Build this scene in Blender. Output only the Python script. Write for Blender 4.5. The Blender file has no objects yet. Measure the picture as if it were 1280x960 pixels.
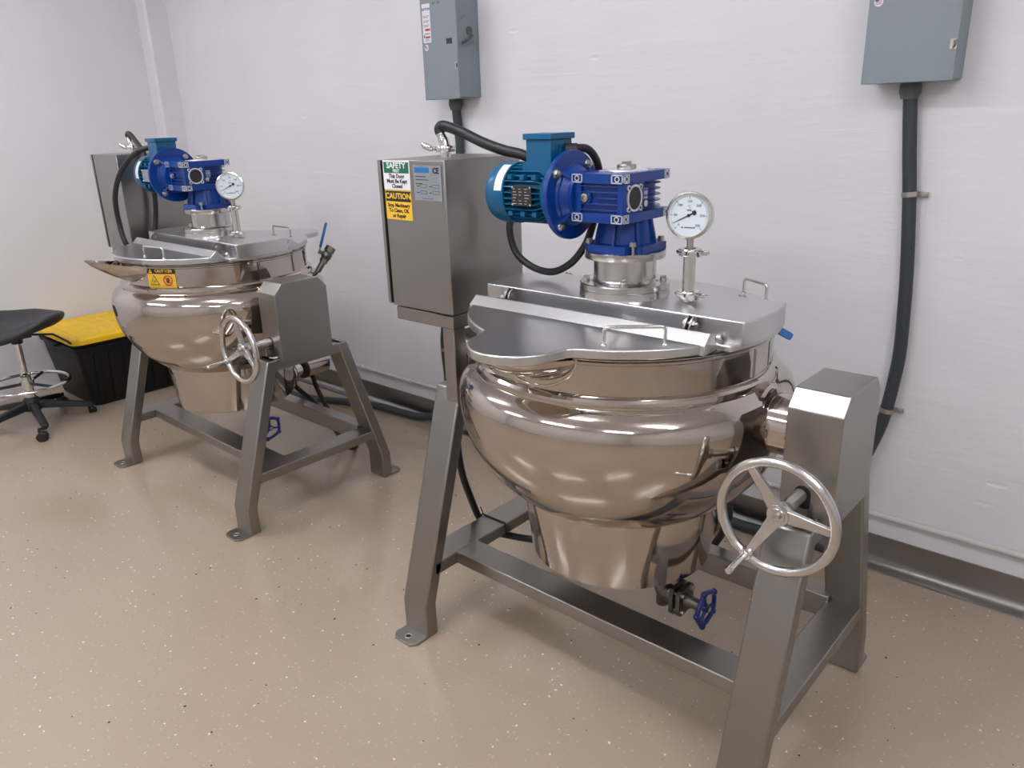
import bpy, bmesh, math, random
from mathutils import Vector, Matrix
random.seed(7)
S = bpy.context.scene
COL = S.collection
PI = math.pi
V = Vector
rad = math.radians

# ------------------------------------------------------------------ materials
def nodes(name):
    m = bpy.data.materials.new(name); m.use_nodes = True
    nt = m.node_tree
    return m, nt, nt.nodes['Principled BSDF']

def mat(name, col, rough=.5, metal=0., coat=0., spec=.5, bump=0., bscale=200., rvar=0.):
    m, nt, b = nodes(name)
    b.inputs['Base Color'].default_value = (*col, 1)
    b.inputs['Roughness'].default_value = rough
    b.inputs['Metallic'].default_value = metal
    b.inputs['Coat Weight'].default_value = coat
    b.inputs['Specular IOR Level'].default_value = spec
    if bump or rvar:
        tc = nt.nodes.new('ShaderNodeTexCoord'); n = nt.nodes.new('ShaderNodeTexNoise')
        n.inputs['Scale'].default_value = bscale; n.inputs['Detail'].default_value = 4
        nt.links.new(tc.outputs['Object'], n.inputs['Vector'])
        if bump:
            bp = nt.nodes.new('ShaderNodeBump'); bp.inputs['Strength'].default_value = bump
            bp.inputs['Distance'].default_value = .002
            nt.links.new(n.outputs['Fac'], bp.inputs['Height']); nt.links.new(bp.outputs['Normal'], b.inputs['Normal'])
        if rvar:
            mr = nt.nodes.new('ShaderNodeMapRange')
            mr.inputs['To Min'].default_value = max(.02, rough - rvar); mr.inputs['To Max'].default_value = rough + rvar
            nt.links.new(n.outputs['Fac'], mr.inputs['Value']); nt.links.new(mr.outputs['Result'], b.inputs['Roughness'])
    return m

def steel(name, col, rough, sx, sy, sz, bump=.05, rvar=.06, aniso=0.):
    """stainless steel with a directional grain: noise stretched along one axis"""
    m, nt, b = nodes(name)
    b.inputs['Base Color'].default_value = (*col, 1)
    b.inputs['Metallic'].default_value = 1
    b.inputs['Roughness'].default_value = rough
    b.inputs['Anisotropic'].default_value = aniso
    tc = nt.nodes.new('ShaderNodeTexCoord'); mp = nt.nodes.new('ShaderNodeMapping')
    mp.inputs['Scale'].default_value = (sx, sy, sz)
    n = nt.nodes.new('ShaderNodeTexNoise'); n.inputs['Scale'].default_value = 1; n.inputs['Detail'].default_value = 3
    nt.links.new(tc.outputs['Object'], mp.inputs['Vector']); nt.links.new(mp.outputs['Vector'], n.inputs['Vector'])
    mr = nt.nodes.new('ShaderNodeMapRange')
    mr.inputs['From Min'].default_value = .3; mr.inputs['From Max'].default_value = .7
    mr.inputs['To Min'].default_value = max(.02, rough - rvar); mr.inputs['To Max'].default_value = rough + rvar
    nt.links.new(n.outputs['Fac'], mr.inputs['Value']); nt.links.new(mr.outputs['Result'], b.inputs['Roughness'])
    bp = nt.nodes.new('ShaderNodeBump'); bp.inputs['Strength'].default_value = bump; bp.inputs['Distance'].default_value = .001
    nt.links.new(n.outputs['Fac'], bp.inputs['Height']); nt.links.new(bp.outputs['Normal'], b.inputs['Normal'])
    return m

POL = steel('polished_steel', (.505, .45, .405), .075, 3, 3, 45, .03, .02)
POLC = steel('bright_steel', (.62, .60, .575), .13, 40, 40, 40, 0., .02)
BR = steel('brushed_steel', (.335, .32, .305), .33, 260, 260, 6, .03, .04)       # grain runs along z
BRX = steel('brushed_steel_flat', (.60, .595, .60), .29, 6, 40, 40, 0., .012)       # grain runs along x
BRF = steel('frame_steel', (.315, .30, .28), .34, 60, 60, 60, .02, .05)
TURN = steel('turned_steel', (.55, .53, .51), .2, 8, 8, 300, .02, .03)
CHR = mat('chrome', (.72, .70, .68), .1, 1)
CASTA = mat('cast_aluminium', (.58, .57, .56), .22, 1, bump=.04, bscale=150)
ZINC = mat('zinc', (.5, .48, .44), .32, 1)
DARKM = mat('dark_cast_steel', (.16, .15, .13), .38, 1, bump=.2, bscale=180)
TEAL = mat('motor_blue', (.0, .095, .215), .36, 0, coat=.1, spec=.4, bump=.15, bscale=120)
ROYAL = mat('gearbox_blue', (.0, .036, .225), .34, 0, coat=.1, spec=.4, bump=.12, bscale=140)
VBLUE = mat('valve_blue', (.006, .02, .16), .35)
LBLUE = mat('lever_blue', (.01, .13, .42), .45)
ALU = mat('machined_aluminium', (.75, .75, .77), .35, .6)
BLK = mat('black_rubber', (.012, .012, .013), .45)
BLKP = mat('black_plastic', (.010, .011, .013), .42, bump=.2, bscale=300)
CON = mat('conduit_grey', (.036, .042, .050), .5)
GREY = mat('panel_grey', (.23, .27, .295), .42, bump=.08, bscale=90)
GREYD = mat('fitting_grey', (.10, .105, .11), .55)
WHT = mat('label_white', (.80, .80, .82), .5)
YEL = mat('label_yellow', (.80, .50, .035), .5)
GRN = mat('label_green', (.005, .13, .06), .5)
INK = mat('label_black', (.012, .010, .008), .5)
INKR = mat('label_red', (.50, .05, .06), .5)
INKB = mat('label_blue', (.03, .09, .35), .5)
PLB = mat('plate_blue', (.015, .15, .42), .4)
PLATE = mat('plate_silver', (.42, .45, .49), .25, .9)
NPL = mat('plate_black', (.02, .02, .018), .35)
DIAL = mat('dial_white', (.68, .75, .80), .4)
BIN = mat('tote_black', (.006, .007, .008), .5, spec=.3, bump=.08, bscale=60)
LIDY = mat('tote_yellow', (.86, .53, .008), .42, bump=.1, bscale=100)
SEATM = mat('polyurethane', (.022, .022, .025), .5, bump=.35, bscale=420)
WPAINT = mat('pipe_white', (.62, .60, .58), .4)
TAN = mat('tag_tan', (.55, .42, .22), .6)

def wall_mat(name, rough_form):
    m, nt, b = nodes(name)
    N = nt.nodes.new; L = nt.links.new
    tc = N('ShaderNodeTexCoord')
    n1 = N('ShaderNodeTexNoise'); n1.inputs['Scale'].default_value = 2.2; n1.inputs['Detail'].default_value = 5
    L(tc.outputs['Object'], n1.inputs['Vector'])
    cr = N('ShaderNodeMix'); cr.data_type = 'RGBA'
    cr.inputs['A'].default_value = (.735, .73, .75, 1); cr.inputs['B'].default_value = (.80, .795, .815, 1)
    L(n1.outputs['Fac'], cr.inputs['Factor']); L(cr.outputs['Result'], b.inputs['Base Color'])
    b.inputs['Roughness'].default_value = .42
    h = N('ShaderNodeMath'); h.operation = 'MULTIPLY_ADD'
    mp = N('ShaderNodeMapping'); mp.inputs['Scale'].default_value = (1.8, 1.8, 10)
    L(tc.outputs['Object'], mp.inputs['Vector'])
    n2 = N('ShaderNodeTexNoise'); n2.inputs['Scale'].default_value = 1; n2.inputs['Detail'].default_value = 5; n2.inputs['Roughness'].default_value = .6
    L(mp.outputs['Vector'], n2.inputs['Vector'])
    n3 = N('ShaderNodeTexNoise'); n3.inputs['Scale'].default_value = 90; n3.inputs['Detail'].default_value = 3
    L(tc.outputs['Object'], n3.inputs['Vector'])
    h.inputs[1].default_value = .045
    L(n3.outputs['Fac'], h.inputs[0]); L(n2.outputs['Fac'], h.inputs[2])
    last = h.outputs[0]
    if rough_form:
        # board-mark seams: a wavy step about every 0.2 m, and small pits
        mp2 = N('ShaderNodeMapping'); mp2.inputs['Scale'].default_value = (.9, .9, 3.4)
        L(tc.outputs['Object'], mp2.inputs['Vector'])
        w = N('ShaderNodeTexWave'); w.bands_direction = 'Z'; w.wave_profile = 'SAW'
        w.inputs['Scale'].default_value = .42; w.inputs['Distortion'].default_value = 2.2; w.inputs['Detail'].default_value = 3
        w.inputs['Detail Scale'].default_value = 1.6
        L(mp2.outputs['Vector'], w.inputs['Vector'])
        a = N('ShaderNodeMath'); a.operation = 'MULTIPLY_ADD'; a.inputs[1].default_value = .5
        L(w.outputs['Fac'], a.inputs[0]); L(last, a.inputs[2]); last = a.outputs[0]
        mp3 = N('ShaderNodeMapping'); mp3.inputs['Scale'].default_value = (5, 5, 16)
        L(tc.outputs['Object'], mp3.inputs['Vector'])
        vo = N('ShaderNodeTexVoronoi'); vo.inputs['Scale'].default_value = 1
        L(mp3.outputs['Vector'], vo.inputs['Vector'])
        lt = N('ShaderNodeMapRange'); lt.inputs['From Min'].default_value = .05; lt.inputs['From Max'].default_value = .16
        lt.inputs['To Min'].default_value = -.55; lt.inputs['To Max'].default_value = 0
        L(vo.outputs['Distance'], lt.inputs['Value'])
        gt = N('ShaderNodeMath'); gt.operation = 'GREATER_THAN'; gt.inputs[1].default_value = .8
        sp = N('ShaderNodeSeparateColor'); L(vo.outputs['Color'], sp.inputs['Color']); L(sp.outputs['Red'], gt.inputs[0])
        ml = N('ShaderNodeMath'); ml.operation = 'MULTIPLY'; L(lt.outputs['Result'], ml.inputs[0]); L(gt.outputs[0], ml.inputs[1])
        ad = N('ShaderNodeMath'); ad.operation = 'ADD'; L(ml.outputs[0], ad.inputs[0]); L(last, ad.inputs[1]); last = ad.outputs[0]
    bp = N('ShaderNodeBump'); bp.inputs['Strength'].default_value = .33 if rough_form else .05
    bp.inputs['Distance'].default_value = .012 if rough_form else .006
    L(last, bp.inputs['Height']); L(bp.outputs['Normal'], b.inputs['Normal'])
    return m
WALLR = wall_mat('painted_concrete', True)
WALLS = wall_mat('painted_plaster', False)
CEIL = mat('ceiling_paint', (.78, .78, .78), .7)

def floor_mat():
    m, nt, b = nodes('epoxy_flake_floor')
    N = nt.nodes.new; L = nt.links.new
    tc = N('ShaderNodeTexCoord')
    n1 = N('ShaderNodeTexNoise'); n1.inputs['Scale'].default_value = 1.3; n1.inputs['Detail'].default_value = 4
    L(tc.outputs['Object'], n1.inputs['Vector'])
    base = N('ShaderNodeMix'); base.data_type = 'RGBA'
    base.inputs['A'].default_value = (.39, .305, .222, 1); base.inputs['B'].default_value = (.44, .35, .258, 1)
    L(n1.outputs['Fac'], base.inputs['Factor'])
    cur = base.outputs['Result']
    def flakes(scale, size, lo, col, prev, off):
        mp = N('ShaderNodeMapping'); mp.inputs['Location'].default_value = (off, off * .7, 0)
        L(tc.outputs['Object'], mp.inputs['Vector'])
        nz = N('ShaderNodeTexNoise'); nz.inputs['Scale'].default_value = scale * 2.5
        L(mp.outputs['Vector'], nz.inputs['Vector'])
        mxv = N('ShaderNodeMix'); mxv.data_type = 'VECTOR'; mxv.inputs['Factor'].default_value = .012
        L(mp.outputs['Vector'], mxv.inputs['A']); L(nz.outputs['Color'], mxv.inputs['B'])
        vo = N('ShaderNodeTexVoronoi'); vo.inputs['Scale'].default_value = scale; vo.voronoi_dimensions = '2D'
        L(mxv.outputs['Result'], vo.inputs['Vector'])
        sp = N('ShaderNodeSeparateColor'); L(vo.outputs['Color'], sp.inputs['Color'])
        sz = N('ShaderNodeMath'); sz.operation = 'MULTIPLY'; sz.inputs[1].default_value = size; L(sp.outputs['Green'], sz.inputs[0])
        lt = N('ShaderNodeMath'); lt.operation = 'LESS_THAN'; L(vo.outputs['Distance'], lt.inputs[0]); L(sz.outputs[0], lt.inputs[1])
        gt = N('ShaderNodeMath'); gt.operation = 'GREATER_THAN'; gt.inputs[1].default_value = lo; L(sp.outputs['Red'], gt.inputs[0])
        ml = N('ShaderNodeMath'); ml.operation = 'MULTIPLY'; L(lt.outputs[0], ml.inputs[0]); L(gt.outputs[0], ml.inputs[1])
        mx = N('ShaderNodeMix'); mx.data_type = 'RGBA'; mx.inputs['B'].default_value = (*col, 1)
        L(ml.outputs[0], mx.inputs['Factor']); L(prev, mx.inputs['A'])
        return mx.outputs['Result']
    cur = flakes(60, .17, .66, (.53, .44, .345), cur, 0)
    cur = flakes(30, .105, .80, (.78, .71, .62), cur, 3.3)
    cur = flakes(19, .075, .91, (.04, .03, .025), cur, 7.7)
    L(cur, b.inputs['Base Color'])
    b.inputs['Roughness'].default_value = .24
    b.inputs['Coat Weight'].default_value = .35; b.inputs['Coat Roughness'].default_value = .08
    n2 = N('ShaderNodeTexNoise'); n2.inputs['Scale'].default_value = 35; n2.inputs['Detail'].default_value = 3
    L(tc.outputs['Object'], n2.inputs['Vector'])
    bp = N('ShaderNodeBump'); bp.inputs['Strength'].default_value = .06; bp.inputs['Distance'].default_value = .004
    L(n2.outputs['Fac'], bp.inputs['Height']); L(bp.outputs['Normal'], b.inputs['Normal'])
    return m
FLOOR = floor_mat()

# ------------------------------------------------------------------ mesh builder
def catmull(pts, n=8):
    pts = [V(p) for p in pts]
    if len(pts) < 3: return pts
    P = [pts[0] * 2 - pts[1]] + pts + [pts[-1] * 2 - pts[-2]]
    out = []
    for i in range(1, len(P) - 2):
        a, b, c, d = P[i - 1:i + 3]
        for k in range(n):
            t = k / n
            out.append(.5 * ((2 * b) + (c - a) * t + (2 * a - 5 * b + 4 * c - d) * t * t + (3 * b - a - 3 * c + d) * t ** 3))
    out.append(pts[-1])
    return out

def fillet(pts, r, n=6):
    pts = [V(p) for p in pts]; out = [pts[0]]
    for i in range(1, len(pts) - 1):
        a, b, c = pts[i - 1:i + 2]
        u = (a - b).normalized(); w = (c - b).normalized()
        d = min(r, (a - b).length * .49, (c - b).length * .49)
        p0 = b + u * d; p1 = b + w * d
        for k in range(n + 1):
            t = k / n
            out.append((1 - t) ** 2 * p0 + 2 * t * (1 - t) * b + t * t * p1)
    out.append(pts[-1]); return out

def frame(o, z, x=None):
    """matrix with origin o, local z along z and local x near x"""
    z = V(z).normalized()
    x = V(x) if x is not None else (V((1, 0, 0)) if abs(z.x) < .9 else V((0, 1, 0)))
    x = (x - z * x.dot(z)).normalized(); y = z.cross(x)
    M = Matrix((x, y, z)).transposed().to_4x4(); M.translation = V(o); return M

class MB:
    def __init__(s): s.bm = bmesh.new(); s.mats = []; s.mi = 0
    def m(s, material):
        if material not in s.mats: s.mats.append(material)
        s.mi = s.mats.index(material); return s
    def face(s, vs):
        try:
            f = s.bm.faces.new(vs); f.material_index = s.mi; return f
        except ValueError: return None
    def box(s, x0, x1, y0, y1, z0, z1, M=None):
        return s.prism([(x0, y0), (x1, y0), (x1, y1), (x0, y1)], z0, z1, M)
    def prism(s, poly, a0, a1, M=None, axis='z'):
        """2-D outline extruded from a0 to a1; axis 'x': outline is (y,z); 'y': outline is (x,z)"""
        def mk(p, a):
            q = V((p[0], p[1], a)) if axis == 'z' else V((a, p[0], p[1])) if axis == 'x' else V((p[0], a, p[1]))
            return s.bm.verts.new(M @ q if M else q)
        lo = [mk(p, a0) for p in poly]; hi = [mk(p, a1) for p in poly]; n = len(poly)
        for i in range(n):
            j = (i + 1) % n; s.face([lo[i], lo[j], hi[j], hi[i]])
        s.face(lo[::-1]); s.face(hi); return s
    def loft(s, rings, cap=True, closed=True):
        R = [[s.bm.verts.new(V(p)) for p in r] for r in rings]; n = len(R[0])
        for a, b in zip(R, R[1:]):
            for i in range(n if closed else n - 1):
                j = (i + 1) % n; s.face([a[i], a[j], b[j], b[i]])
        if cap: s.face(R[0][::-1]); s.face(R[-1])
        return s
    def cyl(s, p0, p1, r, r2=None, seg=32):
        p0, p1 = V(p0), V(p1); L = (p1 - p0).length; r2 = r if r2 is None else r2
        return s.lathe([(0, 0), (r, 0), (r2, L), (0, L)], frame(p0, p1 - p0), seg)
    def lathe(s, prof, M=None, seg=48, a0=0., a1=2 * PI):
        full = abs(a1 - a0 - 2 * PI) < 1e-6; n = seg if full else seg + 1; rings = []
        for r, z in prof:
            if r < 1e-7: q = V((0, 0, z)); rings.append([s.bm.verts.new(M @ q if M else q)])
            else:
                ring = []
                for i in range(n):
                    t = a0 + (a1 - a0) * i / seg; q = V((r * math.cos(t), r * math.sin(t), z)); ring.append(s.bm.verts.new(M @ q if M else q))
                rings.append(ring)
        for a, b in zip(rings, rings[1:]):
            for i in range(seg):
                j = (i + 1) % n if full else i + 1
                if len(a) == 1 and len(b) == 1: continue
                if len(a) == 1: s.face([a[0], b[j], b[i]])
                elif len(b) == 1: s.face([a[i], a[j], b[0]])
                else: s.face([a[i], a[j], b[j], b[i]])
        return s
    def torus(s, M, R, r, seg=64, rs=12, sx=1., sy=1.):
        return s.lathe([(R + r * math.cos(2 * PI * k / rs) * sx, r * math.sin(2 * PI * k / rs) * sy) for k in range(rs)] + [(R + r * sx, 0)], M, seg)
    def tube(s, pts, r, seg=12, smooth=0):
        pts = catmull(pts, smooth) if smooth else [V(p) for p in pts]
        rings = []; t = (pts[1] - pts[0]).normalized()
        x = t.orthogonal().normalized()
        for i, p in enumerate(pts):
            t2 = (pts[min(i + 1, len(pts) - 1)] - pts[max(i - 1, 0)]).normalized()
            x = (x - t2 * x.dot(t2)).normalized(); y = t2.cross(x)
            rr = r[i] if isinstance(r, list) else r
            rings.append([p + x * rr * math.cos(2 * PI * k / seg) + y * rr * math.sin(2 * PI * k / seg) for k in range(seg)])
        return s.loft(rings)
    def hexn(s, p, d, r, h):
        """hexagonal bolt head at p along d"""
        M = frame(p, d)
        return s.prism([(r * math.cos(PI / 3 * k), r * math.sin(PI / 3 * k)) for k in range(6)], 0, h, M)
    def text(s, body, size, M, depth=.0003, align='CENTER', bold=.0, sx=1.):
        c = bpy.data.curves.new('lettering', 'FONT'); c.body = body; c.size = size; c.align_x = align; c.align_y = 'CENTER'
        c.extrude = depth; c.offset = bold; c.resolution_u = 2
        o = bpy.data.objects.new('lettering', c); COL.objects.link(o)
        dg = bpy.context.evaluated_depsgraph_get(); dg.update()
        me = bpy.data.meshes.new_from_object(o.evaluated_get(dg))
        vs = [s.bm.verts.new(M @ V((v.co.x * sx, v.co.y, v.co.z))) for v in me.vertices]
        for p in me.polygons: s.face([vs[i] for i in p.vertices])
        bpy.data.objects.remove(o); bpy.data.curves.remove(c); bpy.data.meshes.remove(me); return s
    def build(s, name, parent=None, material=None, bevel=0., seg=2, smooth=40, label=None, merge=True):
        if material is not None and not s.mats: s.mats.append(material)
        bm = s.bm
        if merge: bmesh.ops.remove_doubles(bm, verts=bm.verts, dist=1e-6)
        bmesh.ops.recalc_face_normals(bm, faces=bm.faces)
        for f in bm.faces: f.smooth = True
        lim = rad(smooth)
        for e in bm.edges:
            e.smooth = len(e.link_faces) == 2 and e.calc_face_angle(0) < lim
        me = bpy.data.meshes.new(name); bm.to_mesh(me); bm.free()
        for m_ in s.mats: me.materials.append(m_)
        o = bpy.data.objects.new(name, me); COL.objects.link(o)
        if parent: o.parent = parent
        if bevel:
            b = o.modifiers.new('edges', 'BEVEL'); b.width = bevel; b.segments = seg; b.limit_method = 'ANGLE'; b.angle_limit = rad(38)
            b.harden_normals = False
        if label: o['label'] = label
        return o

def thing(name, label, cat, loc=(0, 0, 0), rz=0., group=None):
    o = bpy.data.objects.new(name, None); COL.objects.link(o); o.empty_display_size = .1
    o.location = loc; o.rotation_euler = (0, 0, rz); tag(o, label, cat, group); return o
def tag(o, label, cat, group=None):
    o['label'] = label; o['category'] = cat
    if group: o['group'] = group
    return o
def struct(o): o['kind'] = 'structure'; return o

def facing(o, n, up=(0, 0, 1)):
    """matrix for flat lettering/plates: local x to the reader's right, y up, z out along n"""
    n = V(n).normalized(); up = V(up); up = (up - n * up.dot(n)).normalized(); x = up.cross(n)
    M = Matrix((x, up, n)).transposed().to_4x4(); M.translation = V(o); return M

# ------------------------------------------------------------------ camera (solved from the photograph)
cam = bpy.data.cameras.new('camera'); co = bpy.data.objects.new('camera', cam); COL.objects.link(co)
cam.sensor_width = 36; cam.lens = 969.37 * 36 / 1280; cam.clip_start = .05
yaw, pitch, roll = rad(131.9281), rad(19.0573), rad(-1.8437)
fw = V((math.cos(pitch) * math.cos(yaw), math.cos(pitch) * math.sin(yaw), -math.sin(pitch)))
r_ = fw.cross(V((0, 0, 1))).normalized(); u_ = r_.cross(fw)
R2 = math.cos(roll) * r_ + math.sin(roll) * u_; U2 = -math.sin(roll) * r_ + math.cos(roll) * u_
Mc = Matrix((R2, U2, -fw)).transposed().to_4x4(); Mc.translation = V((1.131, -1.7455, 1.6))
co.matrix_world = Mc; S.camera = co

# ------------------------------------------------------------------ room
XL, XR, YB, YF, H = -4.35, 3.6, .97, -4.6, 3.0
def slab(name, box, m): return struct(MB().box(*box).build(name, None, m))
slab('floor', (XL - .15, XR + .15, YF - .15, YB + .15, -.1, 0), FLOOR)
slab('ceiling', (XL - .15, XR + .15, YF - .15, YB + .15, H, H + .1), CEIL)
slab('wall_back', (XL - .15, XR + .15, YB, YB + .15, 0, H), WALLR)
slab('wall_left', (XL - .15, XL, YF, YB, 0, H), WALLS)
WALLD = mat('painted_plaster_grey', (.66, .655, .65), .6)
slab('wall_right', (XR, XR + .15, YF, YB, 0, H), WALLD)
slab('wall_front', (XL, XR, YF - .15, YF, 0, H), WALLD)
# boxed-in chase in the corner
struct(MB().box(XL - .05, -4.232, .825, YB + .05, 0, H).build('trim_1', None, WALLS, bevel=.012))
# stainless cove base along the back wall
bb = MB()
prof = [(YB, 0), (YB - .052, 0), (YB - .050, .004)] + [(YB - .006 - .044 * (1 - math.sin(t)), .006 + .034 * (1 - math.cos(t))) for t in [PI / 2 * k / 6 for k in range(7)]] + [(YB - .006, .122), (YB, .122)]
bb.prism(prof, -4.23, XR, axis='x')
BASE = steel('cove_steel', (.33, .32, .31), .3, 6, 60, 60, 0., .02)
struct(bb.build('baseboard_back', None, BASE, smooth=50))

# ------------------------------------------------------------------ kettle
def arc_pts(cx, cy, R, a0, a1, n): return [(cx + R * math.cos(a0 + (a1 - a0) * k / n), cy + R * math.sin(a0 + (a1 - a0) * k / n)) for k in range(n + 1)]

def kettle(far, label, loc, rz):
    T = thing('tilting_kettle', label, 'cooking kettle', loc, rz, 'tilting jacketed kettles')
    AY = -.025                                   # bowl axis
    XO, W, TH, F, SL, ZB = .611, .105, .047, .374, .304, .115
    # legs: box section, vertical foot then leaning inwards
    for sx in (1, -1):
        for fb in (-1, 1):
            zt = .705 if sx > 0 else (.803 if fb < 0 else .78)
            yo = lambda z: F if z <= ZB else F - SL * (z - ZB)
            th = TH * 1.05
            pr = [(fb * F, 0), (fb * F, ZB), (fb * yo(zt), zt), (fb * (yo(zt) - th), zt), (fb * (F - th), ZB), (fb * (F - th), 0)]
            x0, x1 = (XO - W, XO) if sx > 0 else (-XO, -XO + W)
            leg = MB().prism(pr, x0, x1, axis='x').build('leg', T, BRF, bevel=.006)
            # bolted foot plate with rounded corners and a hole
            c = .018; ya, yb = fb * (F - .012), fb * (F + .062)
            fp = MB()
            out = [(x0 + .001, ya), (x0 + .001, yb - fb * c), (x0 + c, yb), (x1 - c, yb), (x1 - .001, yb - fb * c), (x1 - .001, ya)]
            fp.m(BRF).prism(out, .0, .009)
            fp.m(ZINC).torus(frame(((x0 + x1) / 2, fb * (F + .034), .0095), (0, 0, 1)), .0105, .0022, 20, 6)
            fp.m(INK).cyl(((x0 + x1) / 2, fb * (F + .034), .004), ((x0 + x1) / 2, fb * (F + .034), .0096), .009, seg=20)
            fp.build('foot_plate', leg, bevel=.001)
        # cross bar between the legs and head bar on top of them
        x0, x1 = (XO - W + .012, XO - .002) if sx > 0 else (-XO + .002, -XO + W)
        ye = F - SL * (.232 - ZB) - .02
        MB().box(x0, x1, -ye, ye, .211, .253).build('cross_bar', T, BRF, bevel=.004)
        zt = .705 if sx > 0 else .785
        yt = F - SL * (zt - ZB) - .02
        MB().box(x0, x1, -yt, yt, zt - .045, zt).build('head_bar', T, BRF, bevel=.004)
    for y0, y1, z0, z1 in ((-.22, -.122, .2105, .2525), (.256, .318, .195, .268)):
        MB().box(-XO + W - .02, XO - W + .02, y0, y1, z0, z1).build('long_bar', T, BRF, bevel=.004)
    # bowl: upper cylinder, flange, bulging jacket
    pf = [(0, .52)]
    for k in range(1, 29):
        t = PI / 2 * k / 28
        pf.append((.454 * math.sin(t), .881 - .372 * math.cos(t)))
    pf += [(.4535, .9), (.450, .917), (.443, .932), (.432, .945), (.418, .955), (.409, .9585), (.4065, .961), (.4075, .968), (.4055, .978), (.400, .984), (.392, .9865),
           (.3885, .989), (.3885, 1.061), (.3925, 1.064), (.3925, 1.069), (.3885, 1.072), (.3885, 1.079), (0, 1.079)]
    bowl = MB().lathe(pf, Matrix.Translation((0, AY, 0)), 128).build('bowl', T, POL, smooth=28)
    MB().lathe([(.386, 1.0755), (.3905, 1.0755), (.3905, 1.0792), (.386, 1.0792), (.386, 1.0755)], Matrix.Translation((0, AY, 0)), 96).build('rim_shadow_ring', bowl, BLK)  # thin black ring painting in the shadow gap between lid and rim
    # spout: half cone running out to a lip, open on top
    sp = MB(); rings = []; rin = []
    for i in range(9):
        t = i / 8
        y = -.385 - (.190 if far else .172) * t; hw = (.132 if far else .118) * (1 - t) ** (.55 if far else .72) + .003; dp = (.082 if far else .070) * (1 - t) ** .75 + .004; zc = 1.070 + ((.040 * t ** 1.4) if far else .014 * t)
        rings.append([(hw * math.cos(a), AY * 0 + y, zc + dp * math.sin(a)) for a in [PI + PI * k / 14 for k in range(15)]])
        rin.append([((hw - .004 * (1 - t)) * math.cos(a), y, zc + .0008 + (dp - .003) * math.sin(a)) for a in [PI + PI * k / 14 for k in range(15)]])
    for rr in (rings, rin): sp.loft(rr, cap=False, closed=False)
    for a, b in zip(range(8), range(1, 9)):
        for e in (0, 14):
            sp.face([sp.bm.verts.new(V(q)) for q in (rings[a][e], rings[b][e], rin[b][e], rin[a][e])])
    sp.build('spout', bowl, POL, smooth=50)
    # weld seam collar round the spout root and the gooseneck rim
    MB().tube([(.118 * math.cos(a), -.025 - math.sqrt(.3895 ** 2 - (.118 * math.cos(a)) ** 2), 1.072 + .078 * math.sin(a)) for a in [PI + PI * k / 16 for k in range(17)]], .003, 8).build('spout_weld', bowl, POLC)
    MB().lathe([(.3902, .9895), (.3902, 1.06)], Matrix.Translation((0, AY, 0)), 2, rad(-4), rad(-3.4)).build('wall_seam', bowl, DARKM)
    if far:
        st = MB(); Rr = .3896
        def cp(a, z, o=0.): return V(((Rr + o) * math.sin(a), AY - (Rr + o) * math.cos(a), z))
        def curved(a0, a1, z0, z1, o, m_):
            st.m(m_); n = 10
            g = [[st.bm.verts.new(cp(a0 + (a1 - a0) * i / n, z, o)) for i in range(n + 1)] for z in (z0, z1)]
            for i in range(n): st.face([g[0][i], g[0][i + 1], g[1][i + 1], g[1][i]])
        def at_(a, z, o): p = cp(a, z, o); return facing(p, (math.sin(a), -math.cos(a), 0))
        a0, a1 = rad(18.9), rad(38)
        am = lambda t: a0 + (a1 - a0) * t
        curved(a0, a1, .988, 1.066, .0008, YEL); curved(a0, a1, 1.043, 1.066, .0012, INK)
        st.m(YEL)
        for ch, t in zip('CAUTION', [.36 + .083 * k for k in range(7)]): st.text(ch, .0165, at_(am(t), 1.0545, .0016), .0002, bold=.0004)
        def tri(t, z, r, o, m_):
            st.m(m_); M = at_(am(t), z, o)
            st.prism([(-r, -r * .75), (r, -r * .75), (0, r)], 0, .0003, M)
        tri(.14, 1.053, .009, .0016, YEL); tri(.14, 1.0525, .003, .0022, INK)
        tri(.26, 1.016, .0225, .0014, INK); tri(.26, 1.0155, .018, .0020, YEL)
        M = at_(am(.26), 1.012, .0026); st.m(INK)
        for k in (-1, 0, 1): st.box(k * .005 - .001, k * .005 + .001, -.006, .006, 0, .0003, M)
        M = at_(am(.74), 1.017, .0018); st.m(INKR).lathe([(.016, 0), (.021, 0), (.021, .0004), (.016, .0004), (.016, 0)], M, 32)
        st.m(INK).box(-.007, .007, -.010, .002, 0, .0003, M)
        for k in range(4): st.box(-.007 + k * .0036, -.0042 + k * .0036, .0, .009 + .002 * (k in (1, 2)), 0, .0003, M)
        st.m(INKR).box(-.018, .018, -.0016, .0016, .0004, .0007, M @ Matrix.Rotation(rad(-45), 4, 'Z'))
        st.m(INK)
        for t in (.27, .72):
            M = at_(am(t), .9945, .0016); st.box(-.026, .026, -.0008, .0008, 0, .0002, M)
        st.build('caution_label', bowl, label='yellow and black CAUTION hot surface sticker')
    # skirt housing the heaters
    MB().lathe([(0, .394), (.2575, .394), (.261, .397), (.284, .594), (.283, .612), (0, .612)], Matrix.Translation((0, AY, 0)), 112).build('heater_skirt', T, POL, smooth=30)
    # trunnions
    for sx in (1, -1):
        tr = MB(); M = frame((sx * .40, AY, .879), (sx, 0, 0))
        tr.lathe([(0, 0), (.094, 0), (.094, .022), (.087, .028), (.087, .036), (.074, .04), (.074, .135), (0, .135)], M, 56)
        tr.build('trunnion', T, POL, smooth=30)
    # gear housing (right) and bearing block (left)
    yh0, yh1, ch = -.138, .104, .036
    outl = [(yh0, .694), (yh1, .694), (yh1, .968), (yh1 - ch, 1.0075), (yh0 + ch, 1.0075), (yh0, .968)]
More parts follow.
